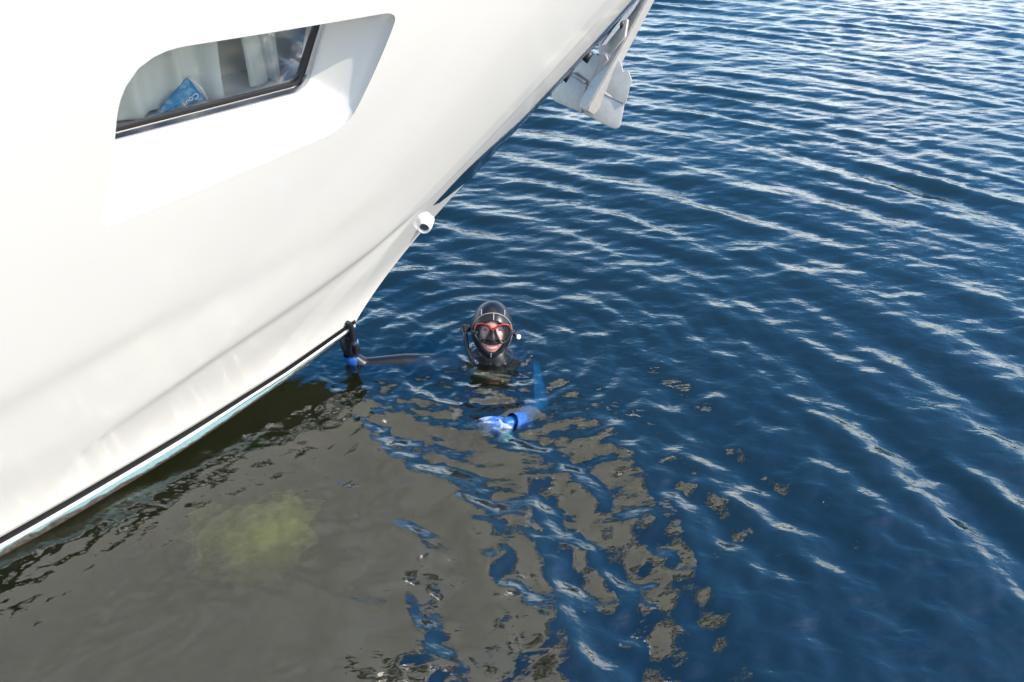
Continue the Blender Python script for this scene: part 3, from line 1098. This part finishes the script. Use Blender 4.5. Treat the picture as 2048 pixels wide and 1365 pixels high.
def build_body():
    # one continuous surface: skinned skeleton (torso, arms, legs) joined to the head, then remeshed
    J = dict(
        pelvis=((-0.07, 3.48, -0.66), 0.13), waist=((-0.08, 3.52, -0.44), 0.135), chest=((-0.10, 3.56, -0.185), 0.165), neck0=((-0.105, 3.61, -0.055), 0.095),
        neck=((-0.107, 3.635, 0.03), 0.075),
        shR=((-0.30, 3.57, -0.100), 0.085), elR=((-0.58, 3.53, -0.050), 0.066), wrR=((-0.79, 3.505, -0.040), 0.048), haR=((-0.845, 3.495, 0.03), 0.034),
        shL=((0.080, 3.52, -0.112), 0.080), elL=((0.135, 3.24, -0.105), 0.054), wrL=((0.022, 3.035, -0.040), 0.038), haL=((-0.03, 3.0, -0.022), 0.030),
        hipR=((-0.16, 3.46, -0.74), 0.10), knR=((-0.20, 3.52, -1.10), 0.065), anR=((-0.20, 3.86, -1.30), 0.05),
        hipL=((0.02, 3.46, -0.74), 0.10), knL=((0.04, 3.50, -1.10), 0.065), anL=((0.05, 3.82, -1.32), 0.05))
    E_ = [('pelvis', 'waist'), ('waist', 'chest'), ('chest', 'neck0'), ('neck0', 'neck'), ('chest', 'shR'), ('shR', 'elR'), ('elR', 'wrR'), ('wrR', 'haR'),
          ('chest', 'shL'), ('shL', 'elL'), ('elL', 'wrL'), ('wrL', 'haL'), ('pelvis', 'hipR'), ('hipR', 'knR'), ('knR', 'anR'), ('pelvis', 'hipL'), ('hipL', 'knL'), ('knL', 'anL')]
    bm = bmesh.new()

    def capsule(p, q, r0, r1):
        p, q = Vector(p) - PL, Vector(q) - PL
        ax = (q - p).normalized()
        pts, rad = [], []
        for k in range(7):
            a_ = math.pi / 2 * (1 - k / 6)
            pts.append(p - ax * r0 * math.sin(a_)); rad.append(max(r0 * math.cos(a_), 1e-3))
        for k in range(7):
            a_ = math.pi / 2 * k / 6
            pts.append(q + ax * r1 * math.sin(a_)); rad.append(max(r1 * math.cos(a_), 1e-3))
        v, f = tube(pts, rad, 20)
        bv = [bm.verts.new(x) for x in v]
        for q_ in f: bm.faces.new([bv[i] for i in q_])

    for a_, b_ in E_:
        capsule(J[a_][0], J[b_][0], J[a_][1], J[b_][1])
    # shoulder girdle, chest breadth, pectoral and trapezius fullness
    capsule((-0.26, 3.57, -0.11), (0.05, 3.54, -0.11), 0.085, 0.085)
    capsule((-0.20, 3.53, -0.25), (0.0, 3.51, -0.25), 0.12, 0.12)
    capsule((-0.15, 3.50, -0.45), (0.0, 3.48, -0.45), 0.11, 0.11)
    capsule((-0.105, 3.62, 0.0), (-0.25, 3.58, -0.075), 0.06, 0.05)
    capsule((-0.105, 3.62, 0.0), (0.04, 3.55, -0.08), 0.06, 0.05)
    # head
    rows, cols = 72, 96
    g = []
    for i in range(rows + 1):
        th = math.pi * i / rows
        row = []
        for k in range(cols):
            ph = 2 * math.pi * k / cols
            q = face_front(head_shape(max(th, 1e-3) if i < rows else math.pi - 1e-3, ph, 0.084, 0.104, 0.120))
            row.append(bm.verts.new(hp(q)))
        g.append(row)
    for i in range(rows):
        for k in range(cols):
            bm.faces.new((g[i][k], g[i][(k + 1) % cols], g[i + 1][(k + 1) % cols], g[i + 1][k]))
    bm.faces.new(g[0]); bm.faces.new(g[-1][::-1])
    bmesh.ops.recalc_face_normals(bm, faces=bm.faces)
    m3 = bpy.data.meshes.new('body')
    bm.to_mesh(m3); bm.free()
    o = bpy.data.objects.new('body', m3)
    C.objects.link(o)
    rm = o.modifiers.new('remesh', 'REMESH')
    rm.mode = 'VOXEL'; rm.voxel_size = 0.0055
    sm = o.modifiers.new('smooth', 'SMOOTH'); sm.iterations = 8; sm.factor = 0.5
    dg = bpy.context.evaluated_depsgraph_get()
    m4 = bpy.data.meshes.new_from_object(o.evaluated_get(dg))
    bpy.data.objects.remove(o)
    m4.shade_smooth()
    o = link('body', m4, [M_skin, M_neo, M_neoblue], person)
    inv = Hrot.transposed()
    for p in m4.polygons:
        c = Vector(p.center)
        q = (inv @ (c - HC + PL)) / HS
        w = c + PL
        if q.y < -0.035 and q.z > -0.118 and abs(q.x) < 0.07 and w.z > 0.0:
            p.material_index = 0
        else:
            blue = (w.x > 0.115 and w.z > -0.45) or (w.y < 3.17 and w.x > -0.06 and w.z > -0.4)
            p.material_index = 2 if blue else 1
    return o


body = build_body()


# hood: shell round the head with a face opening
def hood():
    rows, cols = 60, 88
    vs, fs = [], []
    keep = {}
    def pos(i, k, off):
        th = math.pi * i / rows; ph = 2 * math.pi * k / cols
        x, y, z = head_shape(min(max(th, 1e-3), math.pi - 1e-3), ph, 0.097 + off, 0.118 + off, 0.134 + off)
        if y < 0:
            y -= 0.006 * math.exp(-(x / 0.03) ** 2 - ((z + 0.105) / 0.025) ** 2)
        return (x, y, z)
    def inside(p):
        x, y, z = p
        return y < 0 and ((x / 0.062) ** 2 + ((z + 0.024) / 0.077) ** 2 < 1)
    # opening boundary handled by snapping rim vertices onto the ellipse
    P = [[pos(i, k, 0) for k in range(cols)] for i in range(rows + 1)]
    idx = {}
    for i in range(rows):
        for k in range(cols):
            quad = [(i, k), (i, (k + 1) % cols), (i + 1, (k + 1) % cols), (i + 1, k)]
            if sum(inside(P[a][b]) for a, b in quad) >= 3: continue
            ids = []
            for a, b in quad:
                if (a, b) not in idx:
                    idx[(a, b)] = len(vs)
                    x, y, z = P[a][b]
                    vs.append(hp((x, y, z)))
                ids.append(idx[(a, b)])
            fs.append(ids)
    me = bpy.data.meshes.new('hood')
    me.from_pydata([tuple(v) for v in vs], [], fs)
    bm = bmesh.new(); bm.from_mesh(me)
    rim = [e for e in bm.edges if e.is_boundary]
    inv = Hrot.transposed()
    for v in {v for e in rim for v in e.verts}:
        q = (inv @ (v.co - (HC - PL))) / HS
        s = math.sqrt((q.x / 0.062) ** 2 + ((q.z + 0.024) / 0.077) ** 2)
        if s > 1e-3:
            q.x /= s; q.z = (q.z + 0.024) / s - 0.024
            xx = q.x / (0.097); zz = q.z / 0.134
            q.y = -0.118 * math.sqrt(max(0.05, 1 - xx * xx - zz * zz)) * (1 - 0.10 * float(smoothstep(0.2, 1.0, -zz)))
            v.co = hp(q)
    # rolled inner lip
    r = bmesh.ops.extrude_edge_only(bm, edges=rim)
    for v in [g for g in r['geom'] if isinstance(g, bmesh.types.BMVert)]:
        q = (inv @ (v.co - (HC - PL))) / HS
        q.x *= 0.93; q.z = (q.z + 0.024) * 0.93 - 0.024; q.y += 0.022
        v.co = hp(q)
    bmesh.ops.recalc_face_normals(bm, faces=bm.faces)
    bm.to_mesh(me); bm.free()
    me.shade_smooth()
    o = link('hood', me, M_neo, person)
    def on(x, z, back=False, off=0.001):
        xx, zz = x / 0.097, z / 0.134
        jaw = 1 - 0.10 * float(smoothstep(0.1, 0.95, -zz))
        y = 0.118 * math.sqrt(max(0.0, 1 - (xx / jaw) ** 2 - zz * zz)) * (1 - 0.10 * float(smoothstep(0.2, 1.0, -zz)))
        return Vector((x * (1 + off * 8), (y if back else -y) * (1 + off * 8), z * (1 + off * 8)))
    sb = MB()
    # arc over the forehead from ear to ear, down both cheeks
    arc = []
    for k in range(41):
        a = math.pi * k / 40
        arc.append(on(-0.0925 * math.cos(a), -0.02 + 0.106 * math.sin(a) ** 0.85))
    dn = [on(0.0925 - 0.004 * k, -0.025 - 0.016 * k) for k in range(1, 4)]
    sb.add(tube([hp(p) for p in arc + dn], 0.0019, 6))
    sb.add(tube([hp(on(0.0 + 0.002, 0.056 + 0.028 * k / 4)) for k in range(5)], 0.0024, 6))
    for sx in (-1, 1):
        sb.add(tube([hp(on(sx * 0.052, 0.074 + 0.022 * k / 4)) for k in range(5)], 0.0024, 6))
    sb.add(tube([hp(on(-0.002, -0.100 - 0.022 * k / 4) + Vector((0, -0.006, 0))) for k in range(5)], 0.0026, 6))
    sb.build('seam', M_seam, o)
    return o


hood()


# neck skirt of the hood, running down under the water
nk = [Vector((-0.108, 3.636, 0.09)), Vector((-0.108, 3.633, 0.05)), Vector((-0.107, 3.628, 0.015)), Vector((-0.106, 3.615, -0.02)), Vector((-0.105, 3.60, -0.06))]
v_, f_ = tube([p - PL for p in nk], [0.092, 0.086, 0.084, 0.092, 0.13], 32, caps=False)
pyd('hood_collar', v_, f_, M_neo, person)


# mask: two tear-shaped lenses in a black frame with red upper rim, nose pocket, strap
def mask():
    mk = empty('mask'); mk.parent = person
    def mp(x, z, y=0.0):
        # mask front surface, gently wrapped round the face
        return hp((x * 1.2, -0.119 + 4.6 * x * x + y, z * 1.12))
    half = [(0.010, 0.024), (0.024, 0.033), (0.044, 0.036), (0.062, 0.029), (0.068, 0.012), (0.065, -0.010), (0.054, -0.028), (0.041, -0.037), (0.031, -0.033), (0.021, -0.015), (0.013, 0.004)]
    def smooth_loop(pts, n=6):
        out = []
        N = len(pts)
        for i in range(N):
            p0, p1, p2, p3 = (np.array(pts[(i + k - 1) % N]) for k in range(4))
            for k in range(n):
                t = k / n
                out.append(0.5 * (2 * p1 + (p2 - p0) * t + (2 * p0 - 5 * p1 + 4 * p2 - p3) * t * t + (3 * p1 - p0 - 3 * p2 + p3) * t ** 3))
        return out
    zc = -0.002
    fr = MB(); sk = MB(); rd = MB()
    for sx in (-1, 1):
        lp = smooth_loop(half)
        L0 = [mp(sx * x, z + zc, -0.004) for x, z in lp]
        fr.add(tube(L0, 0.0044, 8, closed=True))
        # skirt from frame back to the face
        B0 = [hp((sx * x * 1.12, -0.098 + 7.0 * x * x, (z + zc) * 1.05)) for x, z in lp]
        n = len(L0)
        sk.add((L0 + B0, [(i, (i + 1) % n, n + (i + 1) % n, n + i) for i in range(n)]))
        ln = [mp(sx * x, z + zc, -0.002) for x, z in lp]
        c = mp(sx * 0.04, zc, -0.003)
        f = [(i, (i + 1) % n, n) for i in range(n)]
        pyd('lens', ln + [c], f, M_lens, mk)
        top = [mp(sx * x, z + zc + 0.002, -0.0075) for x, z in smooth_loop(half)[0:24]]
        rd.add(tube([mp(0, 0.012 + zc, -0.0085)] + top, 0.0030, 8))
    fr.build('frame', M_black, mk)
    sk.build('skirt', M_black, mk)
    rd.build('red_rim', M_red, mk)
    # nose pocket
    vs, fs = [], []
    prof = [(0.020, 0.004, -0.116), (0.006, 0.009, -0.133), (-0.012, 0.012, -0.143), (-0.030, 0.016, -0.148), (-0.040, 0.017, -0.140), (-0.046, 0.018, -0.122), (-0.047, 0.018, -0.105)]
    m_ = 9
    for z, w, y in prof:
        for k in range(m_):
            a = math.pi * k / (m_ - 1)
            vs.append(hp((-w * math.cos(a), y + 0.020 * (1 - math.sin(a)), z)))
    for i in range(len(prof) - 1):
        for k in range(m_ - 1):
            a = i * m_ + k
            fs.append((a, a + 1, a + m_ + 1, a + m_))
    pyd('nose_pocket', vs, fs, M_black, mk)
    # skirt bridge under the lenses (upper lip)
    br = []
    for k in range(9):
        x = -0.052 + 0.104 * k / 8
        br.append((x, -0.040 - 0.006 * math.cos(x * 30)))
    pyd('upper_skirt', *tube([hp((x, -0.106 + 4.5 * x * x, z)) for x, z in br], [0.006, 0.010, 0.0115, 0.012, 0.012, 0.012, 0.0115, 0.010, 0.006], 10), M_black, mk)
    st = MB()
    pts = []
    for k in range(25):
        a = math.pi * k / 24
        pts.append(hp((0.103 * math.cos(a), -0.03 + 0.155 * math.sin(a), -0.004)))
    st.add(tube(pts, 0.008, 8))
    for sx in (-1, 1):
        st.add(tube([hp((sx * 0.070, -0.108, zc + 0.0)), hp((sx * 0.092, -0.075, -0.004)), hp((sx * 0.102, -0.035, -0.004))], [0.007, 0.009, 0.009], 8))
    st.build('strap', M_black, mk)
    # small lamp on the right-hand strap buckle
    b0, b1 = hp((0.100, -0.060, -0.016)), hp((0.118, -0.088, -0.019))
    ax = (b1 - b0).normalized()
    lb = pyd('lamp_body', *tube([b0, b0.lerp(b1, 0.45), b0.lerp(b1, 0.5), b1], [0.008, 0.008, 0.012, 0.012], 14), M_chrome, mk)
    ls, lf = tube([b1 - ax * 0.004, b1 + ax * 0.003, b1 + ax * 0.008, b1 + ax * 0.011], [0.0125, 0.0135, 0.0105, 0.004], 16)
    pyd('lamp_face', ls, lf, M_lamp, mk)
    return mk


mask()

# eyes, lips and teeth sit on the face
for sx in (-1, 1):
    ev = MB()
    pyd('eye', *tube([hp((sx * 0.031 - 0.012, -0.087, 0.008)), hp((sx * 0.031, -0.0905, 0.0095)), hp((sx * 0.031 + 0.012, -0.087, 0.008))], [0.0012, 0.0042, 0.0012], 8), mat('eye', (0.10, 0.07, 0.06), 0.15), body)
    pyd('eyebrow', *tube([hp((sx * 0.018, -0.100, 0.024)), hp((sx * 0.034, -0.098, 0.029)), hp((sx * 0.048, -0.086, 0.025))], [0.002, 0.0035, 0.0015], 8), mat('brow', (0.16, 0.09, 0.06), 0.7), body)


def mouth():
    def fp(x, z, o=0.0): return hp((x, -0.101 + 4.6 * x * x + o, z))
    up = [fp(x, -0.063 + 5.0 * x * x, -0.002) for x in np.linspace(-0.029, 0.029, 13)]
    lo = [fp(x, -0.077 + 16.0 * x * x, -0.002) for x in np.linspace(-0.027, 0.027, 13)]
    rr = [0.001 + 0.0034 * math.sin(math.pi * k / 12) for k in range(13)]
    pyd('lip', *tube(up, rr, 8), M_lip, body)
    pyd('lip', *tube(lo, [r_ * 1.25 for r_ in rr], 8), M_lip, body)
    a = [fp(x, -0.064 + 5.0 * x * x, 0.0015) for x in np.linspace(-0.023, 0.023, 11)]
    b = [fp(x, -0.0735 + 14.0 * x * x, 0.0015) for x in np.linspace(-0.023, 0.023, 11)]
    pyd('teeth', a + b, [(i, i + 1, 12 + i, 11 + i) for i in range(10)], M_teeth, body)
    # cheeks and chin skin standing proud round the smile
    return


mouth()

# snorkel on the diver's right, clipped to the mask strap
sn = empty('snorkel'); sn.parent = person
pyd('tube', *tube([hp((-0.122, -0.045, 0.004)), hp((-0.120, -0.055, -0.04)), hp((-0.110, -0.066, -0.085)), hp((-0.088, -0.088, -0.125)), hp((-0.062, -0.105, -0.150))], [0.0125, 0.0125, 0.0125, 0.0135, 0.015], 14), mat('gloss_black', (0.015, 0.015, 0.017), 0.12), sn)
cl = MB()
cl.add(tube([hp((-0.100, -0.04, 0.012)), hp((-0.124, -0.045, 0.014))], 0.013, 12))
cl.add(tube([hp((-0.124, -0.045, 0.014)), hp((-0.140, -0.048, 0.010)), hp((-0.146, -0.05, -0.006))], [0.010, 0.007, 0.004], 10))
cl.add(tube([hp((-0.121, -0.045, -0.006)), hp((-0.121, -0.046, 0.022))], 0.0165, 14))
cl.build('clip', M_black, sn)

# grey bar across the chest
pyd('chest_bar', *tube([Vector((-0.22, 3.46, -0.055)) - PL, Vector((-0.12, 3.43, -0.060)) - PL, Vector((-0.01, 3.42, -0.075)) - PL], [0.010, 0.014, 0.010], 8), M_grey, person)


# gloves: palm plus five separate bent fingers, skinned chains
def glove(name, wrist, palm_dir, side_dir, curl_dir, scale, curls, m, cuff_m, thumb_side=1):
    """palm_dir: wrist->knuckles, side_dir: towards the index finger, curl_dir: way fingers bend"""
    W = Vector(wrist); P = Vector(palm_dir).normalized(); S = Vector(side_dir); S = (S - P * S.dot(P)).normalized()
    N_ = P.cross(S).normalized()
    if N_.dot(Vector(curl_dir)) < 0: N_ = -N_
    vs, es, rad = [], [], []
    def add(p, r, par=None):
        vs.append(tuple(p - PL)); rad.append(r * scale)
        if par is not None: es.append((par, len(vs) - 1))
        return len(vs) - 1
    root = add(W, 0.030)
    mid = add(W + P * 0.035 * scale, 0.034, root)
    lens = [0.072, 0.080, 0.075, 0.060]
    for f in range(4):
        s = (1.5 - f) * 0.0205 * scale
        k0 = add(W + P * (0.070 - 0.004 * abs(f - 1)) * scale + S * s * 0.85, 0.0145, mid)
        k = add(W + P * (0.092 - 0.005 * abs(f - 1)) * scale + S * s, 0.0115, k0)
        pos = Vector(vs[k]) + PL; prev = k; a = 0
        for seg in range(3):
            a += curls[seg]
            dr = (P * math.cos(a) + N_ * math.sin(a) + S * (1.5 - f) * 0.06)
            pos = pos + dr.normalized() * lens[f] * (0.42, 0.32, 0.26)[seg] * scale
            prev = add(pos, (0.0108, 0.0100, 0.0085)[seg], prev)
    t0 = add(W + P * 0.030 * scale + S * 0.036 * scale * thumb_side, 0.015, mid)
    t1 = add(W + P * 0.060 * scale + S * 0.058 * scale * thumb_side + N_ * 0.012 * scale, 0.0125, t0)
    add(W + P * 0.086 * scale + S * 0.064 * scale * thumb_side + N_ * 0.026 * scale, 0.0105, t1)
    me = bpy.data.meshes.new('tmp')
    me.from_pydata(vs, es, [])
    o = bpy.data.objects.new('tmp', me); C.objects.link(o)
    o.modifiers.new('skin', 'SKIN').use_smooth_shade = True
    for i, r in enumerate(rad): me.skin_vertices[0].data[i].radius = (r, r)
    me.skin_vertices[0].data[0].use_root = True
    o.modifiers.new('sub', 'SUBSURF').levels = 2
    dg = bpy.context.evaluated_depsgraph_get()
    m2 = bpy.data.meshes.new_from_object(o.evaluated_get(dg))
    bpy.data.objects.remove(o)
    m2.shade_smooth()
    g = link(name, m2, m, person)
    return g


g1 = glove('glove', (-0.855, 3.487, 0.045), (-0.02, 0.03, 1.0), (0.75, -0.65, 0.0), (-0.6, -0.8, 0.2), 1.6, (0.10, 0.25, 0.5), M_neo, M_neoblue, 1)
# blue back panel and cuff of the raised glove
cf = MB()
cf.add(tube([Vector(p) - PL for p in ((-0.775, 3.512, -0.055), (-0.825, 3.503, -0.012), (-0.852, 3.492, 0.03), (-0.856, 3.488, 0.058))], [0.043, 0.043, 0.040, 0.036], 16, caps=False))
cf.build('cuff', M_cuff, person)
pyd('glove_panel', *tube([Vector(p) - PL for p in ((-0.822, 3.478, 0.05), (-0.812, 3.470, 0.10), (-0.806, 3.468, 0.155))], [0.016, 0.014, 0.009], 10), M_neoblue, g1)
g1.data.update()

g2 = glove('glove', (0.005, 3.010, -0.030), (-1.0, -0.30, 0.18), (0.1, 0.95, 0.2), (0, -0.3, -1), 1.12, (0.15, 0.35, 0.5),
           mat('blue_white_glove', (0.02, 0.13, 0.55), 0.35, noise=(18, (0.36, 0.43, 0.56), 0.47, 0.60)), M_neoblue, -1)
pyd('cuff', *tube([Vector(p) - PL for p in ((0.062, 3.08, -0.075), (0.03, 3.035, -0.035), (0.0, 3.008, -0.014))], [0.050, 0.047, 0.040], 16, caps=False), M_cuff, person)
pyd('dive_computer', *tube([Vector(p) - PL for p in ((-0.02, 2.965, -0.075), (-0.035, 2.935, -0.07), (-0.05, 2.92, -0.08))], [0.02, 0.026, 0.018], 10), M_teal, person)

# ------------------------------------------------------------------ yellow float under the surface
def lump(name, c, rad, m, seed=3):
    r = random.Random(seed)
    bm = bmesh.new()
    bmesh.ops.create_icosphere(bm, subdivisions=4, radius=1.0)
    from mathutils import noise
    for v in bm.verts:
        d = v.co.normalized()
        k = 1 + 0.16 * noise.noise(d * 1.7 + Vector((seed, 0, 0))) + 0.06 * noise.noise(d * 4.5)
        v.co = Vector((d.x * rad[0], d.y * rad[1], d.z * rad[2])) * k
    o = from_bm(name, bm, m, None, True, None)
    o.location = c
    return o


fl = empty('float_bag', (-1.17, 2.54, -0.38), R(15))
tag(fl, 'blurred pale yellow float bag hanging under the murky water surface', 'float')
def fuzzy(name, col, col2):
    m = mat(name, col, 0.9, noise=(9, col2, 0.4, 0.7))
    nt = m.node_tree
    o_ = nt.nodes['Material Output']; b_ = nt.nodes['Principled BSDF']; b_.inputs['Specular IOR Level'].default_value = 0.0
    tr = nt.nodes.new('ShaderNodeBsdfTransparent'); mx = nt.nodes.new('ShaderNodeMixShader')
    lw = nt.nodes.new('ShaderNodeLayerWeight'); lw.inputs['Blend'].default_value = 0.45
    n = nt.nodes.new('ShaderNodeTexNoise'); n.inputs['Scale'].default_value = 14; n.inputs['Detail'].default_value = 6
    ml = nt.nodes.new('ShaderNodeMath'); ml.operation = 'MULTIPLY_ADD'; ml.inputs[1].default_value = 1.0; ml.inputs[2].default_value = -0.35
    ad = nt.nodes.new('ShaderNodeMath'); ad.operation = 'ADD'; ad.use_clamp = True
    tc = nt.nodes.new('ShaderNodeTexCoord')
    L = nt.links.new
    L(tc.outputs['Object'], n.inputs['Vector']); L(n.outputs['Fac'], ml.inputs[0])
    L(ml.outputs[0], ad.inputs[0]); L(lw.outputs['Facing'], ad.inputs[1])
    rp = nt.nodes.new('ShaderNodeMapRange'); rp.interpolation_type = 'SMOOTHSTEP'; rp.inputs['From Min'].default_value = 0.05; rp.inputs['From Max'].default_value = 0.66
    L(ad.outputs[0], rp.inputs['Value']); L(rp.outputs['Result'], mx.inputs['Fac']); L(b_.outputs['BSDF'], mx.inputs[1]); L(tr.outputs['BSDF'], mx.inputs[2])
    L(mx.outputs['Shader'], o_.inputs['Surface'])
    return m


lb = lump('bag', (0, 0, 0), (0.32, 0.19, 0.13), fuzzy('yellow_bag', (0.92, 0.76, 0.40), (0.86, 0.70, 0.34)))
lb.parent = fl
